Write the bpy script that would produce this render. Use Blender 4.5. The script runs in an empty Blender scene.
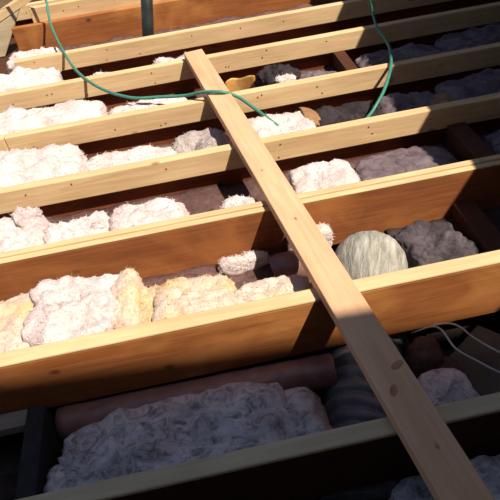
import bpy, bmesh, math, random
from mathutils import Vector, Matrix, noise

S = bpy.context.scene
COL = S.collection
random.seed(7)

# ------------------------------------------------------------------ camera
RT = Vector((0.97849396, -0.17292118, -0.11246262))
UP = Vector((0.19784393, 0.63246051, 0.74890018))
FW = Vector((0.05837253, 0.75504435, -0.65307020))
cam_d = bpy.data.cameras.new('camera')
cam_d.sensor_fit = 'HORIZONTAL'
cam_d.sensor_width = 36.0
cam_d.lens = 36.0 * 580 / 500
cam_d.clip_start = 0.02
cam = bpy.data.objects.new('camera', cam_d)
COL.objects.link(cam)
m = Matrix((RT, UP, -FW)).transposed().to_4x4()
m.translation = (0, 0, 1.074)
cam.matrix_world = m
S.camera = cam

# ------------------------------------------------------------------ light
SUN_TO = Vector((0.95, -1.0, 2.0)).normalized()
w = bpy.data.worlds.new('sky')
S.world = w
w.use_nodes = True
nt = w.node_tree
bg = nt.nodes['Background']
sky = nt.nodes.new('ShaderNodeTexSky')
sky.sky_type = 'NISHITA'
sky.sun_disc = False
sky.sun_elevation = math.asin(SUN_TO.z)
sky.sun_rotation = math.atan2(SUN_TO.x, SUN_TO.y)
nt.links.new(sky.outputs[0], bg.inputs[0])
bg.inputs[1].default_value = 0.105
sd = bpy.data.lights.new('sun', 'SUN')
sd.energy = 7.6
sd.angle = math.radians(0.6)
sd.color = (1.0, 0.91, 0.78)
sun = bpy.data.objects.new('sun', sd)
sun.rotation_euler = SUN_TO.to_track_quat('Z', 'Y').to_euler()
sun.location = (3, -3, 6)
COL.objects.link(sun)

S.view_settings.view_transform = 'Standard'
S.view_settings.look = 'None'
S.view_settings.exposure = 0.0
S.view_settings.gamma = 1.0
S.view_settings.use_curve_mapping = False

# ------------------------------------------------------------------ materials
def newmat(name, rough=0.8, spec=0.3):
    mt = bpy.data.materials.new(name)
    mt.use_nodes = True
    n = mt.node_tree.nodes
    b = n['Principled BSDF']
    b.inputs['Roughness'].default_value = rough
    b.inputs['Specular IOR Level'].default_value = spec
    return mt, mt.node_tree, b

def ramp(nt, stops):
    r = nt.nodes.new('ShaderNodeValToRGB')
    e = r.color_ramp.elements
    while len(e) < len(stops):
        e.new(0.5)
    for el, (p, c) in zip(e, stops):
        el.position = p
        el.color = (*c, 1)
    return r

def mapped(nt, scale, rnd=True):
    tc = nt.nodes.new('ShaderNodeTexCoord')
    mp = nt.nodes.new('ShaderNodeMapping')
    mp.inputs['Scale'].default_value = scale
    nt.links.new(tc.outputs['Object'], mp.inputs['Vector'])
    if rnd:
        oi = nt.nodes.new('ShaderNodeObjectInfo')
        mu = nt.nodes.new('ShaderNodeMath'); mu.operation = 'MULTIPLY'
        mu.inputs[1].default_value = 37.0
        nt.links.new(oi.outputs['Random'], mu.inputs[0])
        cb = nt.nodes.new('ShaderNodeCombineXYZ')
        for i in range(3):
            nt.links.new(mu.outputs[0], cb.inputs[i])
        nt.links.new(cb.outputs[0], mp.inputs['Location'])
    return mp

def noise_tex(nt, vec, scale, detail=4, rough=0.55, dist=0.0):
    t = nt.nodes.new('ShaderNodeTexNoise')
    t.inputs['Scale'].default_value = scale
    t.inputs['Detail'].default_value = detail
    t.inputs['Roughness'].default_value = rough
    t.inputs['Distortion'].default_value = dist
    nt.links.new(vec.outputs[0], t.inputs['Vector'])
    return t

def mix(nt, fac, a, b, mode='MIX'):
    x = nt.nodes.new('ShaderNodeMix')
    x.data_type = 'RGBA'; x.blend_type = mode
    for s, v in ((x.inputs[0], fac), (x.inputs[6], a), (x.inputs[7], b)):
        if hasattr(v, 'is_output'):
            nt.links.new(v, s)
        elif isinstance(v, (int, float)):
            s.default_value = v
        else:
            s.default_value = (*v, 1)
    return x.outputs[2]

def bump(nt, b, h, strength, dist):
    bp = nt.nodes.new('ShaderNodeBump')
    bp.inputs['Strength'].default_value = strength
    bp.inputs['Distance'].default_value = dist
    nt.links.new(h, bp.inputs['Height'])
    nt.links.new(bp.outputs[0], b.inputs['Normal'])

def wood(name, light, dark, knot, stain=None, knot_scale=5.0, grain=0.6, rough=0.7):
    mt, nt, b = newmat(name, rough, 0.25)
    mp = mapped(nt, (1.2, 22, 22))
    g = noise_tex(nt, mp, 3.0, 6, 0.6, 0.8)
    r = ramp(nt, [(0.25, dark), (0.75, light)])
    nt.links.new(g.outputs['Fac'], r.inputs[0])
    # broad tone drift along the board
    mp2 = mapped(nt, (1.0, 4, 4))
    g2 = noise_tex(nt, mp2, 3.0, 3)
    r2 = ramp(nt, [(0.35, (0.78, 0.72, 0.66)), (0.65, (1.06, 1.06, 1.06))])
    nt.links.new(g2.outputs['Fac'], r2.inputs[0])
    c = mix(nt, grain, r.outputs[0], r2.outputs[0], 'MULTIPLY')
    # knots
    mp3 = mapped(nt, (1.0, 1.6, 1.6))
    v = nt.nodes.new('ShaderNodeTexVoronoi')
    v.inputs['Scale'].default_value = knot_scale
    nt.links.new(mp3.outputs[0], v.inputs['Vector'])
    kr = ramp(nt, [(0.0, (1, 1, 1)), (0.05, (0.9, 0.9, 0.9)), (0.11, (0, 0, 0))])
    nt.links.new(v.outputs['Distance'], kr.inputs[0])
    c = mix(nt, kr.outputs[0], c, knot)
    if stain:
        g3 = noise_tex(nt, mp3, 2.6, 4, 0.6, 0.6)
        sr = ramp(nt, [(0.48, (0, 0, 0)), (0.68, (1, 1, 1))])
        nt.links.new(g3.outputs['Fac'], sr.inputs[0])
        c = mix(nt, sr.outputs[0], c, stain)
    nt.links.new(c, b.inputs['Base Color'])
    bump(nt, b, g.outputs['Fac'], 0.25, 0.004)
    return mt

M = {}
M['pine'] = wood('new_pine', (0.72, 0.51, 0.285), (0.55, 0.365, 0.19), (0.34, 0.17, 0.06))
M['pine_warm'] = wood('plank_pine', (0.70, 0.43, 0.26), (0.58, 0.33, 0.185), (0.36, 0.15, 0.08), knot_scale=5.5)
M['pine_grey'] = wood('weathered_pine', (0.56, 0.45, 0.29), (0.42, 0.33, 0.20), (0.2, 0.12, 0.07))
M['old'] = wood('old_fir', (0.30, 0.105, 0.035), (0.17, 0.052, 0.018), (0.07, 0.02, 0.008), stain=(0.36, 0.13, 0.038))
M['old_dark'] = wood('old_red_fir', (0.22, 0.060, 0.022), (0.12, 0.032, 0.012), (0.05, 0.015, 0.006), stain=(0.25, 0.075, 0.025))
M['old_orange'] = wood('old_orange_fir', (0.36, 0.130, 0.038), (0.22, 0.070, 0.020), (0.10, 0.03, 0.01), stain=(0.43, 0.18, 0.05))
M['grey_wood'] = wood('dusty_lath', (0.30, 0.27, 0.24), (0.18, 0.16, 0.14), (0.08, 0.06, 0.05))

def fluff(name, main, second, dirt, dirt_amt=0.5, fibre=90, bumpd=0.012, yellow=None):
    mt, nt, b = newmat(name, 1.0, 0.05)
    mp = mapped(nt, (1, 1, 1))
    g = noise_tex(nt, mp, 9, 5, 0.6, 0.6)
    r = ramp(nt, [(0.35, second), (0.6, main)])
    nt.links.new(g.outputs['Fac'], r.inputs[0])
    c = r.outputs[0]
    if yellow:
        gy = noise_tex(nt, mp, 4.5, 3, 0.5)
        yr = ramp(nt, [(0.46, (0, 0, 0)), (0.6, (1, 1, 1))])
        nt.links.new(gy.outputs['Fac'], yr.inputs[0])
        c = mix(nt, yr.outputs[0], c, yellow)
    g2 = noise_tex(nt, mp, 26, 6, 0.7, 1.0)
    dr = ramp(nt, [(0.56 - 0.1 * dirt_amt, (0, 0, 0)), (0.74, (1, 1, 1))])
    nt.links.new(g2.outputs['Fac'], dr.inputs[0])
    mu = nt.nodes.new('ShaderNodeMath'); mu.operation = 'MULTIPLY'
    mu.inputs[1].default_value = dirt_amt
    nt.links.new(dr.outputs[0], mu.inputs[0])
    c = mix(nt, mu.outputs[0], c, dirt)
    nt.links.new(c, b.inputs['Base Color'])
    g3 = noise_tex(nt, mp, fibre, 6, 0.7, 1.5)
    bump(nt, b, g3.outputs['Fac'], 0.9, bumpd)
    return mt

M['ins_white'] = fluff('white_glass_wool', (0.86, 0.74, 0.70), (0.74, 0.56, 0.53), (0.50, 0.33, 0.30), 0.35)
M['ins_cream'] = fluff('cream_glass_wool', (0.88, 0.72, 0.60), (0.78, 0.54, 0.42), (0.50, 0.26, 0.14), 0.4, yellow=(0.86, 0.58, 0.27))
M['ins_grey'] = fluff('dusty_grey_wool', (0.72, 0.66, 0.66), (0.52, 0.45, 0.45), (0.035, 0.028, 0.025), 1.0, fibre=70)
M['ins_dirty'] = fluff('dirty_crumpled_wool', (0.26, 0.20, 0.22), (0.15, 0.11, 0.12), (0.04, 0.025, 0.025), 0.8)
M['ins_dusty'] = fluff('dusty_white_wool', (0.62, 0.54, 0.50), (0.40, 0.32, 0.29), (0.12, 0.08, 0.07), 0.9, fibre=60)
M['brown_lump'] = fluff('brown_felt_lump', (0.14, 0.085, 0.075), (0.09, 0.05, 0.045), (0.03, 0.02, 0.015), 0.5)
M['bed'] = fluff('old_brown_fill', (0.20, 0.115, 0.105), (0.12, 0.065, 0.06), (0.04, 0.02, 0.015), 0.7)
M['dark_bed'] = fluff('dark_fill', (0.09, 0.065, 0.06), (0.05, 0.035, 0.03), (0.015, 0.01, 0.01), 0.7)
M['ins_shaded'] = fluff('shaded_crumpled_wool', (0.16, 0.135, 0.145), (0.08, 0.06, 0.065), (0.02, 0.014, 0.012), 0.8)  # darker wool: the shade right of the duct bend is put into its colour
M['old_shaded'] = wood('shaded_old_fir', (0.085, 0.03, 0.015), (0.05, 0.017, 0.009), (0.02, 0.008, 0.004))  # old fir darkened, shade on blocks and nearest joist painted into the tone
M['rag'] = fluff('dark_rag', (0.07, 0.055, 0.06), (0.035, 0.028, 0.03), (0.01, 0.01, 0.01), 0.6)
M['duct_fibre'] = None

def plain(name, col, rough=0.6, spec=0.4, metal=0.0, nscale=20, var=0.35, stretch=(1, 1, 1), bd=0.002):
    mt, nt, b = newmat(name, rough, spec)
    b.inputs['Metallic'].default_value = metal
    mp = mapped(nt, stretch)
    g = noise_tex(nt, mp, nscale, 5, 0.6, 0.5)
    lo = tuple(x * (1 - var) for x in col); hi = tuple(min(1, x * (1 + var)) for x in col)
    r = ramp(nt, [(0.3, lo), (0.7, hi)])
    nt.links.new(g.outputs['Fac'], r.inputs[0])
    nt.links.new(r.outputs[0], b.inputs['Base Color'])
    bump(nt, b, g.outputs['Fac'], 0.3, bd)
    return mt

M['kraft'] = plain('kraft_paper', (0.50, 0.26, 0.075), 0.6, 0.3)
M['kraft_dark'] = plain('shiny_kraft_wrap', (0.22, 0.12, 0.105), 0.33, 0.5, var=0.25)
M['kraft_dull'] = plain('dull_kraft_paper', (0.26, 0.14, 0.07), 0.7, 0.2)
M['cable'] = plain('green_cable_jacket', (0.045, 0.20, 0.15), 0.45, 0.4, var=0.15)
M['wire'] = plain('grey_wire_jacket', (0.42, 0.42, 0.42), 0.5, 0.4, var=0.15)
M['pipe'] = plain('black_iron', (0.022, 0.026, 0.026), 0.42, 0.5, var=0.5, nscale=14)
M['sleeve'] = plain('charcoal_duct_sleeve', (0.13, 0.135, 0.15), 0.45, 0.5, var=0.3, nscale=30, bd=0.004)
M['collar'] = plain('pale_duct_collar', (0.62, 0.58, 0.50), 0.4, 0.5, var=0.1)
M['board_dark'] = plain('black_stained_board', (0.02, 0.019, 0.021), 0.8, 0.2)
M['panel'] = plain('olive_grey_panel', (0.075, 0.07, 0.055), 0.8, 0.2, nscale=9)
M['knot'] = plain('pine_knot', (0.36, 0.17, 0.09), 0.7, 0.2, nscale=60)
M['nail'] = plain('rusty_nail', (0.22, 0.11, 0.05), 0.6, 0.4)
M['gyp'] = plain('ceiling_backing', (0.10, 0.08, 0.07), 0.95, 0.1, nscale=6)
M['roofdeck'] = plain('roof_sheathing', (0.20, 0.13, 0.08), 0.9, 0.1, nscale=5)

# fibrous duct bend: streaks run over the dome
mt, nt, b = newmat('fibrous_duct_jacket', 0.95, 0.1)
mp = mapped(nt, (34, 7, 7), False)
g = noise_tex(nt, mp, 2.0, 6, 0.7, 0.6)
r = ramp(nt, [(0.32, (0.20, 0.18, 0.15)), (0.52, (0.36, 0.34, 0.29)), (0.70, (0.52, 0.50, 0.44))])
nt.links.new(g.outputs['Fac'], r.inputs[0])
nt.links.new(r.outputs[0], b.inputs['Base Color'])
bump(nt, b, g.outputs['Fac'], 0.8, 0.010)
M['duct_fibre'] = mt

# ------------------------------------------------------------------ helpers
def link(name, me, mat, parent=None, loc=(0, 0, 0), rot=None):
    o = bpy.data.objects.new(name, me)
    COL.objects.link(o)
    if mat and not me.materials:
        me.materials.append(mat)
    o.parent = parent
    if rot is not None:
        o.matrix_local = Matrix.Translation(loc) @ rot
    else:
        o.location = loc
    return o

def tag(o, label, cat, group=None, kind=None):
    o['label'] = label
    o['category'] = cat
    if group: o['group'] = group
    if kind: o['kind'] = kind
    return o

def empty(name, loc=(0, 0, 0)):
    o = bpy.data.objects.new(name, None)
    o.empty_display_size = 0.1
    COL.objects.link(o)
    o.location = loc
    return o

def box_mesh(name, dx, dy, dz, bev=0.003, wobble=0.0, seed=0):
    """box with its centre at the origin, length along x, subdivided along x so it can be a little uneven"""
    bm = bmesh.new()
    bmesh.ops.create_cube(bm, size=1)
    bmesh.ops.scale(bm, vec=(dx, dy, dz), verts=bm.verts)
    if bev:
        bmesh.ops.bevel(bm, geom=list(bm.edges), offset=bev, segments=2, affect='EDGES', profile=0.5)
    if wobble:
        n = max(6, int(dx / 0.12))
        for i in range(1, n):
            x = -dx / 2 + dx * i / n
            bmesh.ops.bisect_plane(bm, geom=list(bm.verts) + list(bm.edges) + list(bm.faces), plane_co=(x, 0, 0), plane_no=(1, 0, 0))
        for v in bm.verts:
            k = noise.noise(Vector((v.co.x * 1.3 + seed * 9.1, seed, 0)))
            k2 = noise.noise(Vector((v.co.x * 1.1 + seed * 5.7, 0, seed + 3)))
            v.co.y += wobble * k
            v.co.z += wobble * 0.5 * k2
    me = bpy.data.meshes.new(name)
    bm.to_mesh(me); bm.free()
    return me

def box(name, x0, x1, y0, y1, z0, z1, mat, parent=None, bev=0.003, wobble=0.0, seed=0, org=(0, 0, 0)):
    me = box_mesh(name, x1 - x0, y1 - y0, z1 - z0, bev, wobble, seed)
    return link(name, me, mat, parent, ((x0 + x1) / 2 - org[0], (y0 + y1) / 2 - org[1], (z0 + z1) / 2 - org[2]))

def beam(name, a, c, wid, thk, mat, parent=None, side=Vector((0, 1, 0)), bev=0.003):
    """board from a to c; wid is measured along side, thk across it"""
    a, c = Vector(a), Vector(c)
    x = (c - a).normalized()
    z = x.cross(side).normalized(); y = z.cross(x)
    me = box_mesh(name, (c - a).length, wid, thk, bev)
    return link(name, me, mat, parent, (a + c) / 2, Matrix((x, y, z)).transposed().to_4x4())

def catmull(pts, n=10):
    P = [Vector(p) for p in pts]
    P = [2 * P[0] - P[1]] + P + [2 * P[-1] - P[-2]]
    out = []
    for i in range(1, len(P) - 2):
        for k in range(n):
            t = k / n
            a, b_, c, d = P[i - 1:i + 3]
            out.append(0.5 * ((2 * b_) + (-a + c) * t + (2 * a - 5 * b_ + 4 * c - d) * t * t + (-a + 3 * b_ - 3 * c + d) * t ** 3))
    out.append(P[-2])
    return out

def tube_mesh(name, path, rad, seg=10, cap=True):
    """rad: number or function of (arc length, total length, angle)"""
    bm = bmesh.new()
    rings = []
    L = [0.0]
    for i in range(1, len(path)):
        L.append(L[-1] + (path[i] - path[i - 1]).length)
    prev = None
    for i, p in enumerate(path):
        t = (path[min(i + 1, len(path) - 1)] - path[max(i - 1, 0)]).normalized()
        if prev is None:
            ref = Vector((0, 0, 1)) if abs(t.z) < 0.9 else Vector((1, 0, 0))
            u = t.cross(ref).normalized()
        else:
            u = (prev - t * prev.dot(t)).normalized()
        prev = u
        v = t.cross(u)
        ring = []
        for k in range(seg):
            a = 2 * math.pi * k / seg
            rr = rad(L[i], L[-1], a) if callable(rad) else rad
            ring.append(bm.verts.new(p + (u * math.cos(a) + v * math.sin(a)) * rr))
        rings.append(ring)
    for i in range(len(rings) - 1):
        for k in range(seg):
            bm.faces.new((rings[i][k], rings[i][(k + 1) % seg], rings[i + 1][(k + 1) % seg], rings[i + 1][k]))
    if cap:
        bm.faces.new(list(reversed(rings[0]))); bm.faces.new(rings[-1])
    bmesh.ops.recalc_face_normals(bm, faces=bm.faces)
    me = bpy.data.meshes.new(name)
    bm.to_mesh(me); bm.free()
    for p in me.polygons: p.use_smooth = True
    return me

def fbm(p, oct=4, gain=0.55):
    s, a = 0.0, 1.0
    for _ in range(oct):
        s += a * noise.noise(p)
        p = p * 2.07 + Vector((3.1, 1.7, 5.2)); a *= gain
    return s

def tuft_mesh(name, lx, ly, h, seed, sub=5, square=0.5, rough=0.02, freq=14, fold=0.0):
    """torn lump of wool: a rounded block (square 0..1) pushed about by noise; base at z = 0"""
    bm = bmesh.new()
    bmesh.ops.create_icosphere(bm, subdivisions=sub, radius=1.0)
    off = Vector((seed * 13.7, seed * 7.3, seed * 3.1))
    p = 2 + 5 * square
    for v in bm.verts:
        d = v.co.normalized()
        k = (abs(d.x) ** p + abs(d.y) ** p + abs(d.z) ** p) ** (-1 / p)
        q = Vector((d.x * k * lx / 2, d.y * k * ly / 2, d.z * k * h / 2))
        n1 = fbm(q * freq + off, 4)
        n2 = 1 - abs(noise.noise(q * freq * 0.55 + off * 1.7)) * 2
        n3 = 0.9 - 2.2 * abs(noise.noise(q * freq * 2.6 + off)) + 0.7 * noise.noise(q * freq * 6.1 + off)
        n4 = max(0.0, noise.noise(Vector((q.x * freq * 2.1, q.y * freq * 2.1, seed * 2.3)))) ** 1.5
        disp = rough * (1.2 * n1 + 0.55 * n3) + fold * (n2 - 0.5)
        side = (d.x * 0.9, d.y * 0.7, d.z)
        q = q + Vector(side) * disp
        q.z += h / 2
        if d.z > 0:
            # wisps that stand up, and a top that rises and sinks along the piece
            q.z += rough * 1.5 * n4 * d.z + rough * 1.6 * noise.noise(Vector((q.x * 7, q.y * 4, seed * 1.9))) * d.z
        if q.z < 0: q.z *= 0.1
        v.co = q
    me = bpy.data.meshes.new(name)
    bm.to_mesh(me); bm.free()
    for pl in me.polygons: pl.use_smooth = True
    return me

def fibre_mesh(src, n, seed, h):
    """short loose strands standing off a wool piece"""
    rnd = random.Random(seed)
    V, F = [], []
    vs = [v for v in src.vertices if v.co.z > h * 0.35]
    for _ in range(n):
        v = rnd.choice(vs)
        d = (v.normal + Vector((rnd.gauss(0, .7), rnd.gauss(0, .7), rnd.gauss(0.1, .5)))).normalized()
        L = rnd.uniform(0.004, 0.012)
        side = d.cross(Vector((rnd.gauss(0, 1), rnd.gauss(0, 1), rnd.gauss(0, 1)))).normalized() * rnd.uniform(0.0006, 0.0016)
        bend = Vector((rnd.gauss(0, 1), rnd.gauss(0, 1), rnd.gauss(0, 1))) * L * 0.35
        p0 = v.co - d * 0.003; p1 = v.co + d * L * 0.5; p2 = v.co + d * L * 0.8 + bend
        k = len(V)
        V += [p0 - side, p0 + side, p1 - side * .7, p1 + side * .7, p2]
        F += [(k, k + 1, k + 3, k + 2), (k + 2, k + 3, k + 4)]
    me = bpy.data.meshes.new('loose_fibres')
    me.from_pydata(V, [], F)
    return me

def field_mesh(name, x0, x1, y0, y1, z, amp, seed, step=0.02, bottom=-0.45, freq=7):
    """bed of loose fill: uneven top, straight sides"""
    nx = int((x1 - x0) / step); ny = max(4, int((y1 - y0) / step))
    V, F = [], []
    for j in range(ny + 1):
        for i in range(nx + 1):
            x = x0 + (x1 - x0) * i / nx; y = y0 + (y1 - y0) * j / ny
            V.append((x, y, z + amp * fbm(Vector((x * freq, y * freq, seed * 4.4)), 4)))
    W = nx + 1
    for j in range(ny):
        for i in range(nx):
            F.append((j * W + i, j * W + i + 1, (j + 1) * W + i + 1, (j + 1) * W + i))
    base = len(V)
    V += [(x0, y0, bottom), (x1, y0, bottom), (x1, y1, bottom), (x0, y1, bottom)]
    F.append(tuple([base, base + 1] + [i for i in range(nx, -1, -1)]))
    F.append(tuple([base + 2, base + 3] + [ny * W + i for i in range(0, nx + 1)]))
    F.append(tuple([base + 3, base] + [j * W for j in range(0, ny + 1)]))
    F.append(tuple([base + 1, base + 2] + [j * W + nx for j in range(ny, -1, -1)]))
    F.append((base + 3, base + 2, base + 1, base))
    me = bpy.data.meshes.new(name)
    me.from_pydata(V, [], F)
    for p in me.polygons: p.use_smooth = len(p.vertices) == 4
    return me

def sheet_mesh(name, fn, nu=14, nv=8, thk=0.003):
    bm = bmesh.new()
    g = [[bm.verts.new(fn(i / nu, j / nv)) for i in range(nu + 1)] for j in range(nv + 1)]
    for j in range(nv):
        for i in range(nu):
            bm.faces.new((g[j][i], g[j][i + 1], g[j + 1][i + 1], g[j + 1][i]))
    bmesh.ops.recalc_face_normals(bm, faces=bm.faces)
    bmesh.ops.solidify(bm, geom=list(bm.faces), thickness=thk)
    me = bpy.data.meshes.new(name)
    bm.to_mesh(me); bm.free()
    for p in me.polygons: p.use_smooth = True
    return me

# ------------------------------------------------------------------ the setting
FLOOR = -0.46
o = box('floor', -2.6, 4.6, -3.0, 6.0, FLOOR - 0.03, FLOOR, M['gyp'], bev=0); o['kind'] = 'structure'
o = box('wall_left', -1.15, -0.93, -0.6, 5.2, FLOOR, -0.204, M['old_shaded'], bev=0); o['kind'] = 'structure'
o = box('wall_right', 2.05, 2.25, -0.6, 5.2, FLOOR, -0.204, M['old_shaded'], bev=0); o['kind'] = 'structure'

o = box('sky_blocker_far', -2.6, 4.6, 5.25, 5.35, FLOOR, 1.9, M['roofdeck'], bev=0); o['kind'] = 'structure'  # added upright slab out of view, blocks low sky light from the far end

def slab(name, quad, thk, mat):
    q = [Vector(p) for p in quad]
    n = (q[1] - q[0]).cross(q[3] - q[0]).normalized()
    if n.z < 0: n = -n
    V = [tuple(p) for p in q] + [tuple(p + n * thk) for p in q]
    F = [(0, 1, 2, 3), (7, 6, 5, 4), (0, 4, 5, 1), (1, 5, 6, 2), (2, 6, 7, 3), (3, 7, 4, 0)]
    me = bpy.data.meshes.new(name); me.from_pydata(V, [], F)
    bm = bmesh.new(); bm.from_mesh(me); bmesh.ops.recalc_face_normals(bm, faces=bm.faces); bm.to_mesh(me); bm.free()
    o = link(name, me, mat); o['kind'] = 'structure'
    return o

# the roof that is still standing: behind the photographer and to the right; the rest is open to the sky
ZR, ZS = 3.5, 1.15   # heights of the two roof edges
def ye(x): return 0.945 - 0.055 * (x - 0.475 * ZR) - 0.5 * ZR
def xe(y): return 0.797 + 0.038 * (y + 0.5 * ZS) + 0.475 * ZS
slab('ceiling_rear', [(-3.4, ye(-3.4), ZR), (5.2, ye(5.2), ZR), (5.2, -2.9, FLOOR), (-3.4, -2.9, FLOOR)], 0.025, M['roofdeck'])
slab('ceiling_right', [(xe(-0.7), -0.7, ZS), (xe(5.2), 5.2, ZS), (4.4, 5.2, FLOOR), (4.4, -0.7, FLOOR)], 0.025, M['roofdeck'])

# ------------------------------------------------------------------ joists
nail_me = tube_mesh('nail', [Vector((0, 0.0015, 0)), Vector((0, -0.0015, 0))], 0.0032, 8)

def nails(parent, ylocal, xs, zs, seed):
    rnd = random.Random(seed)
    for x in xs:
        n = link('nail', nail_me, M['nail'], parent, (x, ylocal, rnd.uniform(*zs)))

XL, XR = -1.08, 2.2
BOT = -0.204
def sistered(yb, label, seed, xl=XL, old='old_dark', new='pine', pieces=None, skew=0.0):
    """old brown joist with a new pale two-by-four nailed along the top of its near face"""
    e = empty('floor_joist', (0, yb, BOT))
    tag(e, label, 'joist', 'ceiling joists across the attic')
    box('old_beam', xl, XR, yb, yb + 0.042, BOT, -0.045, M[old], e, wobble=0.004, seed=seed, org=(0, yb, BOT))
    for k, (a, c) in enumerate(pieces or [(xl, XR)]):
        s = box('top_board', a, c, yb - 0.038, yb, -0.089, 0, M[new], e, wobble=0.003 if False else 0, seed=seed + k, org=(0, yb, BOT), bev=0.004)
        rnd = random.Random(seed * 3 + k)
        L = c - a
        xs = []
        x = -L / 2 + 0.1
        while x < L / 2:
            xs += [x, x + rnd.uniform(-0.03, 0.03)] if rnd.random() < 0.55 else [x]
            x += rnd.uniform(0.16, 0.42)
        nails(s, -0.0195, [q for q in xs if abs(q) < L / 2 - 0.02], (-0.03, 0.03), seed)
    return e

sistered(3.070, 'pale-faced joist second from the top left, ending beside the leaning rafter', 2, xl=-0.815)
sistered(2.688, 'pale-faced joist on which the upper end of the loose plank rests', 3)
sistered(2.252, 'pale-faced joist crossed by the green cable just beside the plank', 4, pieces=[(XL, -0.745), (-0.743, XR)])
sistered(1.842, 'pale-faced joist third below the plank\'s upper end, its face full of nail holes', 5)

# row A: brown board in front, a pale board standing higher behind it
e = empty('floor_joist', (0, 3.565, BOT))
tag(e, 'farthest joist, sunlit brown face with a taller pale board behind it', 'joist', 'ceiling joists across the attic')
box('old_beam', -0.90, XR, 3.565, 3.603, BOT, 0, M['old_orange'], e, seed=1, org=(0, 3.565, BOT), wobble=0.003)
s = box('top_board', -0.775, XR, 3.606, 3.644, -0.05, 0.082, M['pine'], e, org=(0, 3.565, BOT), bev=0.004)
nails(s, -0.0195, [-1.3, -1.21, -1.0, -0.83, -0.6], (-0.02, 0.05), 5)
# one more behind, mostly out of the picture
sistered(4.03, 'brown joist end glimpsed behind the farthest pale board', 9, xl=-0.98)

def capped(yb, wid, label, seed, old, edge=0.018, cap='pine', split=None):
    """old joist with a pale strip along its top"""
    yf = yb - wid
    e = empty('floor_joist', (0, yf, BOT))
    tag(e, label, 'joist', 'ceiling joists across the attic')
    box('old_beam', XL, XR, yf + 0.001, yb - 0.004, BOT, -edge, M[old], e, wobble=0.0, seed=seed, org=(0, yf, BOT))
    if split:
        box('top_strip', XL, XR, yf, yf + split, -edge, -0.004, M[cap], e, seed=seed, org=(0, yf, BOT), bev=0.003)
        box('top_strip', XL, XR, yf + split + 0.002, yb, -edge, 0.0, M[cap], e, seed=seed, org=(0, yf, BOT), bev=0.003)
    else:
        box('top_strip', XL, XR, yf, yb, -edge, 0, M[cap], e, seed=seed, org=(0, yf, BOT), bev=0.004)
    return e

capped(1.462, 0.046, 'brown joist with a twin pale strip on top, just beyond the grey duct bend', 11, 'old', edge=0.012, split=0.021)
capped(1.046, 0.044, 'orange-brown joist with a pale top between the duct bend and the dark duct', 12, 'old_orange', edge=0.011)
capped(0.640, 0.041, 'nearest joist, shaded, under the lower part of the plank', 13, 'old_shaded', edge=0.012, cap='pine_grey')
capped(0.232, 0.044, 'joist under the plank\'s near end, below the picture\'s edge', 14, 'old_shaded', edge=0.022, cap='pine_grey')

# ------------------------------------------------------------------ loose plank over the joists
KNOTS = [(0.335, 0.735, 1.0, 1.2), (0.305, 0.675, 0.9, 0.5), (0.339, 0.536, 0.45, 0), (0.20, 1.581, 0.4, 0.3), (0.245, 1.30, 0.45, 0)]
pl = beam('loose_plank', (0.3895, 0.09, 0.0165), (0.0805, 2.680, 0.0165), 0.089, 0.033, M['pine_warm'], side=Vector((1, 0.119, 0)), bev=0.0035)
tag(pl, 'long pale plank laid diagonally across all the joists', 'plank')

bmk = bmesh.new()
bmesh.ops.create_uvsphere(bmk, u_segments=16, v_segments=8, radius=1.0)
bmesh.ops.scale(bmk, vec=(0.017, 0.009, 0.0012), verts=bmk.verts)
knot_me = bpy.data.meshes.new('knot'); bmk.to_mesh(knot_me); bmk.free()
inv = pl.matrix_basis.inverted()
for kx, ky, ks, kr in KNOTS:
    p = inv @ Vector((kx, ky, 0.033))
    k = link('knot', knot_me, M['knot'], pl, p)
    k.scale = (ks, ks, 1); k.rotation_euler = (0, 0, kr)

# ------------------------------------------------------------------ rafter and brace at the far left
rf = beam('rafter', (-1.50, 3.755, -0.179), (-0.10, 3.755, 0.381), 0.075, 0.045, M['pine'], side=Vector((0, 1, 0)))
tag(rf, 'pale sunlit rafter sloping up out of the top left corner', 'rafter')
poly = [(-1.033, -0.2), (-0.849, 0.0545), (-1.25, -0.106), (-1.25, -0.2)]     # cut to the rafter's slope along its top
BO = Vector((-1.05, 3.738, -0.2))
bmk = bmesh.new()
fr = [bmk.verts.new(Vector((x, 3.72, z)) - BO) for x, z in poly]
bk = [bmk.verts.new(Vector((x, 3.756, z)) - BO) for x, z in poly]
bmk.faces.new(fr); bmk.faces.new(list(reversed(bk)))
for k in range(4):
    bmk.faces.new((fr[k], bk[k], bk[(k + 1) % 4], fr[(k + 1) % 4]))
bmesh.ops.recalc_face_normals(bmk, faces=bmk.faces)
bmesh.ops.bevel(bmk, geom=list(bmk.edges), offset=0.003, segments=1, affect='EDGES')
me = bpy.data.meshes.new('rafter_brace'); bmk.to_mesh(me); bmk.free()
br = link('rafter_brace', me, M['pine_grey'], None, BO)
tag(br, 'grey wedge-cut board propped under the rafter at the top left', 'board')

# ------------------------------------------------------------------ iron vent pipe
pp = empty('vent_pipe', (-0.205, 3.165, FLOOR))
pp.rotation_euler = (0, 0.185, 0)
tag(pp, 'black iron pipe standing upright behind the second joist', 'pipe')
link('pipe_shaft', tube_mesh('pipe_shaft', [Vector((0, 0, 0)), Vector((0, 0, 0.4)), Vector((0, 0, 0.80))], 0.031, 20), M['pipe'], pp)
link('pipe_rim', tube_mesh('pipe_rim', [Vector((0, 0, .775)), Vector((0, 0, .777)), Vector((0, 0, .803)), Vector((0, 0, .805))], 0.034, 20), M['pipe'], pp)

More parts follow.
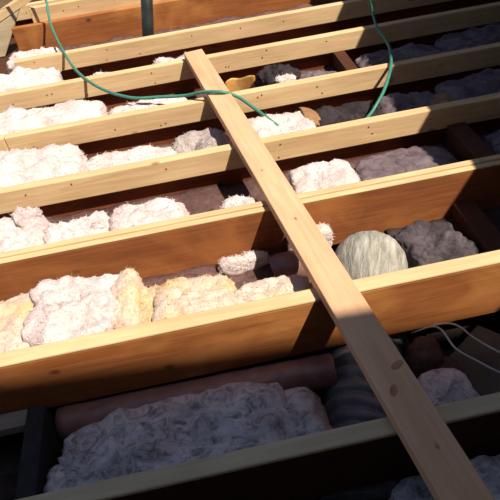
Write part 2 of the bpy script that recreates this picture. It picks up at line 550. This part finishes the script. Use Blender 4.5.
# ------------------------------------------------------------------ blocking between joists
def block(x0, x1, y0, y1, top, mat, label, bot=BOT):
    o = box('blocking', x0, x1, y0, y1, bot, top, M[mat])
    return tag(o, label, 'wood block', 'wood blocks between joists')
block(0.745, 0.80, 2.294, 2.686, -0.085, 'old_shaded', 'dark red-brown block between two far joists right of the rag')
block(0.94, 1.01, 1.465, 1.840, -0.075, 'old_shaded', 'dark brown block between joists near the right edge')
block(0.79, 0.86, 1.05, 1.414, -0.125, 'old_shaded', 'dark block right of the crumpled wool beyond the duct bend')
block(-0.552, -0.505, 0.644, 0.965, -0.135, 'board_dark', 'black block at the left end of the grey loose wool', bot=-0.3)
o = box('lath_strip', -0.93, -0.56, 0.945, 0.995, -0.205, -0.175, M['grey_wood'])
tag(o, 'dusty grey wood strip at the left edge beside the black block', 'wood strip')

# ------------------------------------------------------------------ old fill in the bays
BX0, BX1 = -0.92, 2.04
BAYS = [(BX0, BX1, 3.115, 3.56, -0.15, 'bed', 'brown dusty fill in the farthest open bay behind the second joist'),
        (BX0, BX1, 2.735, 3.065, -0.17, 'bed', 'brown dusty fill in the bay under the plank\'s upper end'),
        (BX0, BX1, 2.30, 2.685, -0.17, 'bed', 'brown dusty fill in the bay with the orange kraft scrap'),
        (BX0, BX1, 1.89, 2.25, -0.175, 'bed', 'brown dusty fill in the bay where the green cable dips'),
        (BX0, BX1, 1.465, 1.84, -0.165, 'bed', 'purple-brown dusty fill in the bay beyond the twin-strip joist'),
        (BX0, 0.325, 1.05, 1.414, -0.18, 'bed', 'purple-brown dusty fill left of the grey duct bend'),
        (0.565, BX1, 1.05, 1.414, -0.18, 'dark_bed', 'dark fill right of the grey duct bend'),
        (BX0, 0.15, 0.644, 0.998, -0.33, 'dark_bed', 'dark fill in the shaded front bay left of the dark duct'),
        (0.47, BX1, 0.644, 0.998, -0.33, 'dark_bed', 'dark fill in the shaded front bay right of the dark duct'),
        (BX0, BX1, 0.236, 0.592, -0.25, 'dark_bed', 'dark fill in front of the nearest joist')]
for i, (x0, x1, y0, y1, z, mt_, lb) in enumerate(BAYS):
    o = link('loose_fill', field_mesh('loose_fill', x0, x1, y0, y1, z, 0.014, i + 1, bottom=FLOOR + 0.002), M[mt_])
    tag(o, lb, 'insulation fill', kind='stuff')

# ------------------------------------------------------------------ torn wool pieces
WOOL = []
def bed_z(x, y):
    for (x0, x1, y0, y1, z, _, _) in BAYS:
        if x0 <= x <= x1 and y0 <= y <= y1: return z
    return -0.36

def wool(x, y, top, lx, ly, mat, label, seed, sub=5, square=0.45, rough=0.014, freq=15, fold=0.0, rz=0.0, name='insulation_batt', base=None):
    """piece whose top stands at height top above the joist tops' plane, resting on the fill"""
    z = (bed_z(x, y) - 0.012) if base is None else base
    me = tuft_mesh(name, lx, ly, top - z, seed, sub, square, rough, freq, fold)
    o = link(name, me, M[mat], None, (x, y, z), Matrix.Rotation(rz, 4, 'Z'))
    tag(o, label, 'insulation', 'torn pieces of insulation between the joists')
    if mat in ('ins_white', 'ins_cream', 'ins_dusty'):
        f = link('loose_fibres', fibre_mesh(me, int(300 + 9000 * lx * ly), seed, top - z), M[mat], o)
        f['kind'] = 'stuff'
    return o

# bay A-B
wool(-0.755, 3.215, -0.035, 0.27, 0.15, 'ins_white', 'small white wool clump behind the second joist, left of the pipe', 1)
# bay B-C
wool(-0.80, 2.86, -0.02, 0.42, 0.22, 'ins_white', 'bright white wool heap below the rafter foot', 2, rough=0.022)
wool(-0.34, 2.775, -0.045, 0.20, 0.07, 'ins_white', 'sliver of white wool showing between rafter and plank top', 3, sub=4)
wool(-0.01, 2.775, -0.025, 0.20, 0.07, 'ins_white', 'thin white wool strip just left of the plank\'s upper end', 4, sub=4)
# bay C-D
wool(-0.66, 2.43, -0.03, 0.60, 0.24, 'ins_white', 'long white wool heap against the cut pale board at the left', 5, rough=0.020)
wool(-0.16, 2.36, -0.03, 0.34, 0.11, 'ins_white', 'flat pale wool strip under the green cable', 6, rough=0.010)
wool(0.62, 2.42, -0.09, 0.20, 0.16, 'ins_dirty', 'grey wool between the dark rag and the wood block', 8)
wool(1.02, 2.46, -0.085, 0.40, 0.28, 'ins_dirty', 'crumpled grey wool right of the red-brown block', 9, fold=0.02)
wool(1.45, 2.48, -0.075, 0.45, 0.28, 'ins_dirty', 'pale grey wool in the far bay at the right edge', 10, fold=0.015)
# bay D-E
wool(-0.68, 2.02, -0.015, 0.48, 0.24, 'ins_white', 'white wool heap at the left edge in the cable bay', 11, rough=0.020)
wool(-0.27, 1.955, -0.04, 0.40, 0.13, 'ins_white', 'pinkish flat wool left of the plank in the cable bay', 12, rough=0.010)
wool(0.02, 2.00, -0.065, 0.22, 0.20, 'ins_dusty', 'dirty crumpled white wool right beside the plank', 13, fold=0.03, rough=0.014)
wool(0.34, 2.00, -0.045, 0.28, 0.22, 'ins_white', 'bright white wool where the green cable ends dip', 14, rough=0.012)
wool(0.62, 2.03, -0.09, 0.28, 0.24, 'rag', 'dark grey crumpled bundle between the two cable dips', 15, fold=0.03)
wool(0.90, 2.03, -0.10, 0.26, 0.26, 'ins_dirty', 'purple-grey wool below the right-hand cable', 16, fold=0.02)
wool(1.22, 2.04, -0.075, 0.38, 0.26, 'ins_dirty', 'crumpled grey wool at the right edge of the cable bay', 17, fold=0.03)
# bay E-F
wool(-0.68, 1.59, -0.03, 0.34, 0.22, 'ins_white', 'white wool heap with a raised peak at the left edge', 18, rough=0.020)
wool(-0.595, 1.665, 0.005, 0.08, 0.07, 'ins_white', 'pointed white tuft rising from the heap at the left edge', 19, sub=4, square=0, rough=0.018, freq=22, name='insulation_tuft', base=-0.12)
wool(-0.43, 1.555, -0.035, 0.24, 0.15, 'ins_white', 'torn low white wool right of the pointed tuft', 20, rough=0.020, freq=20)
wool(-0.345, 1.55, -0.015, 0.05, 0.05, 'ins_white', 'upright wisp of white wool left of the rounded roll', 53, sub=4, square=0, rough=0.012, freq=26, name='insulation_tuft', base=-0.10)
wool(-0.20, 1.555, -0.02, 0.25, 0.14, 'ins_white', 'rounded white wool roll in the middle left of its bay', 21, rough=0.012)
wool(0.10, 1.505, -0.02, 0.13, 0.06, 'ins_white', 'small white wool scrap left of where plank meets twin strip', 22, sub=4)
wool(0.41, 1.595, -0.04, 0.22, 0.20, 'ins_white', 'bright white wool just right of the plank\'s middle', 23, rough=0.010)
wool(0.73, 1.62, -0.10, 0.36, 0.28, 'ins_dirty', 'smooth purple-grey wool left of the dark brown block', 24, rough=0.008)
wool(1.18, 1.62, -0.09, 0.28, 0.26, 'ins_dirty', 'grey wool right of the dark brown block', 25)
# bay F-G
wool(-0.66, 1.19, -0.045, 0.32, 0.26, 'ins_cream', 'yellowish wool at the left edge of the sunniest bay', 26, rough=0.014)
wool(-0.415, 1.195, -0.025, 0.25, 0.27, 'ins_white', 'big bright white wool heap in the sunniest bay', 27, rough=0.018, fold=0.02)
wool(-0.272, 1.21, -0.03, 0.085, 0.24, 'ins_cream', 'upright cream wool roll beside the white heap', 28, rough=0.010, square=0.2)
wool(-0.21, 1.18, -0.06, 0.08, 0.16, 'ins_cream', 'low orange-tinted wool in the gap between two rolls', 29, sub=4)
wool(-0.085, 1.155, -0.04, 0.23, 0.18, 'ins_cream', 'squarish yellow-white wool piece left of the plank shadow', 30, rough=0.012, square=0.5)
wool(0.13, 1.12, -0.06, 0.22, 0.13, 'ins_cream', 'tan wool wedge against the orange joist under the plank', 31, rough=0.010)
wool(0.085, 1.378, -0.14, 0.15, 0.04, 'ins_white', 'small white tuft in front of the brown joist face', 32, sub=4, name='insulation_tuft', rough=0.008)
wool(0.30, 1.385, -0.085, 0.14, 0.05, 'ins_white', 'white wool tucked behind the plank and duct bend', 33, sub=4, rough=0.006)
wool(0.67, 1.25, -0.135, 0.20, 0.24, 'ins_shaded', 'crumpled grey wool right of the duct bend', 34, fold=0.035)
# bay G-H
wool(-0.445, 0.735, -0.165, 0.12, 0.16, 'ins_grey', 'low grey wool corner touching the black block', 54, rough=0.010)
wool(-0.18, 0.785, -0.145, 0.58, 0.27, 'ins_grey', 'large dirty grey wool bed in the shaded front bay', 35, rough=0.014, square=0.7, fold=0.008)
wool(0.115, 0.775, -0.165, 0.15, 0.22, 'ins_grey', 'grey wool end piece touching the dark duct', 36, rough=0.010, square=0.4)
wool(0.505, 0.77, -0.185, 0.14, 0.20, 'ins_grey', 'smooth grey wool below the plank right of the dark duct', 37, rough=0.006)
wool(0.505, 0.93, -0.185, 0.085, 0.10, 'brown_lump', 'rounded brown lump right of the dark duct\'s collar', 38, rough=0.008, square=0.2)
wool(0.535, 0.875, -0.215, 0.10, 0.09, 'brown_lump', 'lower brown lump resting against the smooth grey wool', 39, rough=0.008, square=0.2)
wool(0.85, 0.90, -0.2, 0.22, 0.18, 'ins_dirty', 'dark wool under the wires at the right edge', 40)
# bay H-I
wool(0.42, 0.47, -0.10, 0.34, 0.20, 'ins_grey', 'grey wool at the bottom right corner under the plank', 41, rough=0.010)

# ------------------------------------------------------------------ kraft paper, rag, rolls, panel
def flap(u, v): return Vector((0.20 + 0.14 * u, 2.56 + 0.02 * math.sin(u * 4), -0.175 + 0.08 * v + 0.01 * u + 0.006 * math.sin(u * 9)))
tag(link('kraft_paper', sheet_mesh('kraft_paper', flap), M['kraft']), 'orange-brown kraft paper scrap standing right of the plank\'s upper half', 'paper')
def flap2(u, v): return Vector((0.45 + 0.10 * u, 2.00 + 0.14 * v, -0.07 - 0.07 * u * u + 0.02 * math.sin(v * 3)))
tag(link('kraft_paper', sheet_mesh('kraft_paper', flap2), M['kraft_dull']), 'folded brown kraft flap left of the dark grey bundle', 'paper')
me = tuft_mesh('kraft_paper', 0.15, 0.16, 0.10, 55, 5, 0.4, 0.008, 14, 0.02)
tag(link('kraft_paper', me, M['kraft_dull'], None, (1.03, 1.99, -0.185)), 'shaded crumpled brown kraft piece at the right of the cable bay', 'paper')
me = tuft_mesh('rag', 0.17, 0.16, 0.14, 51, 5, 0.1, 0.016, 16, 0.03)
tag(link('rag', me, M['rag'], None, (0.44, 2.50, -0.19)), 'black crumpled rag beside the orange kraft scrap', 'rag')
wool(0.455, 2.43, -0.055, 0.09, 0.06, 'ins_white', 'little pale tuft lying on the black rag', 52, sub=4, name='insulation_tuft', base=-0.12, rough=0.008)
path = catmull([(0.165, 1.31, -0.165), (0.21, 1.31, -0.155), (0.27, 1.305, -0.155), (0.32, 1.30, -0.16)], 12)
def rr(s, L, a): return 0.045 * (1 + 0.06 * noise.noise(Vector((s * 20, math.cos(a), math.sin(a)))))
tag(link('wrapped_roll', tube_mesh('wrapped_roll', path, rr, 24), M['kraft_dark']), 'purple-brown wrapped roll lying behind the plank\'s shadow', 'roll')
path = catmull([(-0.50, 0.972, -0.245), (-0.25, 0.968, -0.242), (0.0, 0.963, -0.24), (0.17, 0.958, -0.238), (0.252, 0.955, -0.238)], 12)
def rr2(s, L, a): return 0.047 * (1 + 0.05 * noise.noise(Vector((s * 14, math.cos(a) * 1.5, math.sin(a) * 1.5 + 4))))
tag(link('wrapped_roll', tube_mesh('wrapped_roll', path, rr2, 24), M['kraft_dark']), 'long shiny brown wrapped roll at the foot of the orange joist', 'roll')
pn = beam('panel', (0.60, 0.94, -0.245), (0.74, 0.70, -0.185), 0.20, 0.012, M['panel'], side=Vector((0.9, 0.5, 0.15)))
tag(pn, 'dark olive flat panel lying under the wires at lower right', 'panel')
def scrap(u, v): return Vector((-0.60 + 0.03 * u, 0.74 + 0.05 * v, -0.27 + 0.02 * math.sin(u * 3 + v * 4)))
tag(link('paper_scrap', sheet_mesh('paper_scrap', scrap, 6, 6), M['collar']), 'pale scrap in the dark hole at the lower left edge', 'scrap')

# ------------------------------------------------------------------ flexible duct
fd = empty('flexible_duct', (0.42, 1.2, FLOOR))
tag(fd, 'flexible duct with a grey fibrous bend and a dark ribbed sleeve', 'duct')
OFF = -Vector((0.42, 1.2, FLOOR))
bmm = bmesh.new()
bmesh.ops.create_uvsphere(bmm, u_segments=64, v_segments=40, radius=0.112)
for v in bmm.verts:
    d = v.co.normalized()
    # streaks across the dome plus a downward skirt
    v.co += d * 0.003 * noise.noise(Vector((d.x * 14, d.y * 3, d.z * 3)))
    if v.co.z < -0.02:
        k = min(1, (-0.02 - v.co.z) / 0.09)
        v.co.z -= 0.14 * k
        rad = math.hypot(v.co.x, v.co.y)
        if rad > 1e-4:
            t = (rad * (1 - k) + 0.098 * k) / rad if k < 0.98 else 1
            v.co.x *= t; v.co.y *= t
me = bpy.data.meshes.new('duct_bend'); bmm.to_mesh(me); bmm.free()
for p in me.polygons: p.use_smooth = True
link('duct_bend', me, M['duct_fibre'], fd, Vector((0.440, 1.215, -0.140)) + OFF, Matrix.Rotation(-0.35, 4, 'Z'))
pts = [(0.43, 1.18, -0.315), (0.395, 1.09, -0.315), (0.355, 1.0, -0.312), (0.315, 0.90, -0.312), (0.275, 0.79, -0.318), (0.245, 0.69, -0.325), (0.225, 0.615, -0.33)]
path = catmull(pts, 26)
def rs(s, L, a):
    ph = (s / 0.043 + 0.10 * math.sin(a * 2 + s * 9)) % 1.0
    rib = math.sin(math.pi * ph) ** 0.6
    return 0.083 + 0.019 * rib + 0.004 * noise.noise(Vector((s * 40, math.cos(a) * 3, math.sin(a) * 3)))
link('duct_sleeve', tube_mesh('duct_sleeve', [p + OFF for p in path], rs, 40), M['sleeve'], fd)
cpath = [Vector((0.355, 1.0, -0.312)) + OFF + Vector((0.36, 0.93, 0)).normalized() * t for t in (-0.030, -0.028, -0.018, -0.008, -0.006)]
link('collar', tube_mesh('collar', cpath, 0.1065, 40), M['collar'], fd)

# ------------------------------------------------------------------ cables
CAB = [(-1.6, 3.9, 0.75), (-1.1, 3.75, 0.45), (-0.78, 3.60, 0.24), (-0.655, 3.51, 0.15), (-0.645, 3.453, 0.10), (-0.634, 3.349, 0.05), (-0.581, 3.127, 0.012), (-0.486, 2.789, 0.004),
       (-0.368, 2.528, 0.006), (-0.227, 2.359, 0.007), (-0.10, 2.309, 0.008), (0.003, 2.264, 0.015), (0.077, 2.208, 0.042), (0.151, 2.174, 0.043),
       (0.212, 2.169, 0.012), (0.288, 2.07, -0.03), (0.364, 1.974, -0.075), (0.44, 1.92, -0.11), (0.56, 1.905, -0.11), (0.669, 1.933, -0.06), (0.73, 1.974, -0.02),
       (0.789, 2.05, 0.005), (0.864, 2.2, 0.012), (0.918, 2.357, 0.008), (0.942, 2.498, 0.006), (0.943, 2.60, 0.02), (0.938, 2.656, 0.08), (0.925, 2.64, 0.14), (1.02, 2.66, 0.20), (1.3, 2.66, 0.30), (1.6, 2.66, 0.42)]
ob = link('green_cable', tube_mesh('green_cable', catmull(CAB, 12), 0.0066, 10), M['cable'])
tag(ob, 'long green cable draped over the far joists and the plank', 'cable')
W1 = [(0.50, 1.02, -0.235), (0.548, 0.97, -0.17), (0.560, 0.885, -0.162), (0.591, 0.837, -0.162), (0.632, 0.787, -0.165), (0.72, 0.72, -0.19)]
W2 = [(0.53, 1.03, -0.235), (0.589, 0.966, -0.165), (0.623, 0.903, -0.165), (0.662, 0.844, -0.165), (0.74, 0.78, -0.18)]
tag(link('grey_wire', tube_mesh('grey_wire', catmull(W1, 8), 0.0028, 8), M['wire']), 'longer grey wire sagging across the olive panel', 'wire', 'grey wires at the lower right')
tag(link('grey_wire', tube_mesh('grey_wire', catmull(W2, 8), 0.0028, 8), M['wire']), 'upper grey wire running to the right edge above its twin', 'wire', 'grey wires at the lower right')
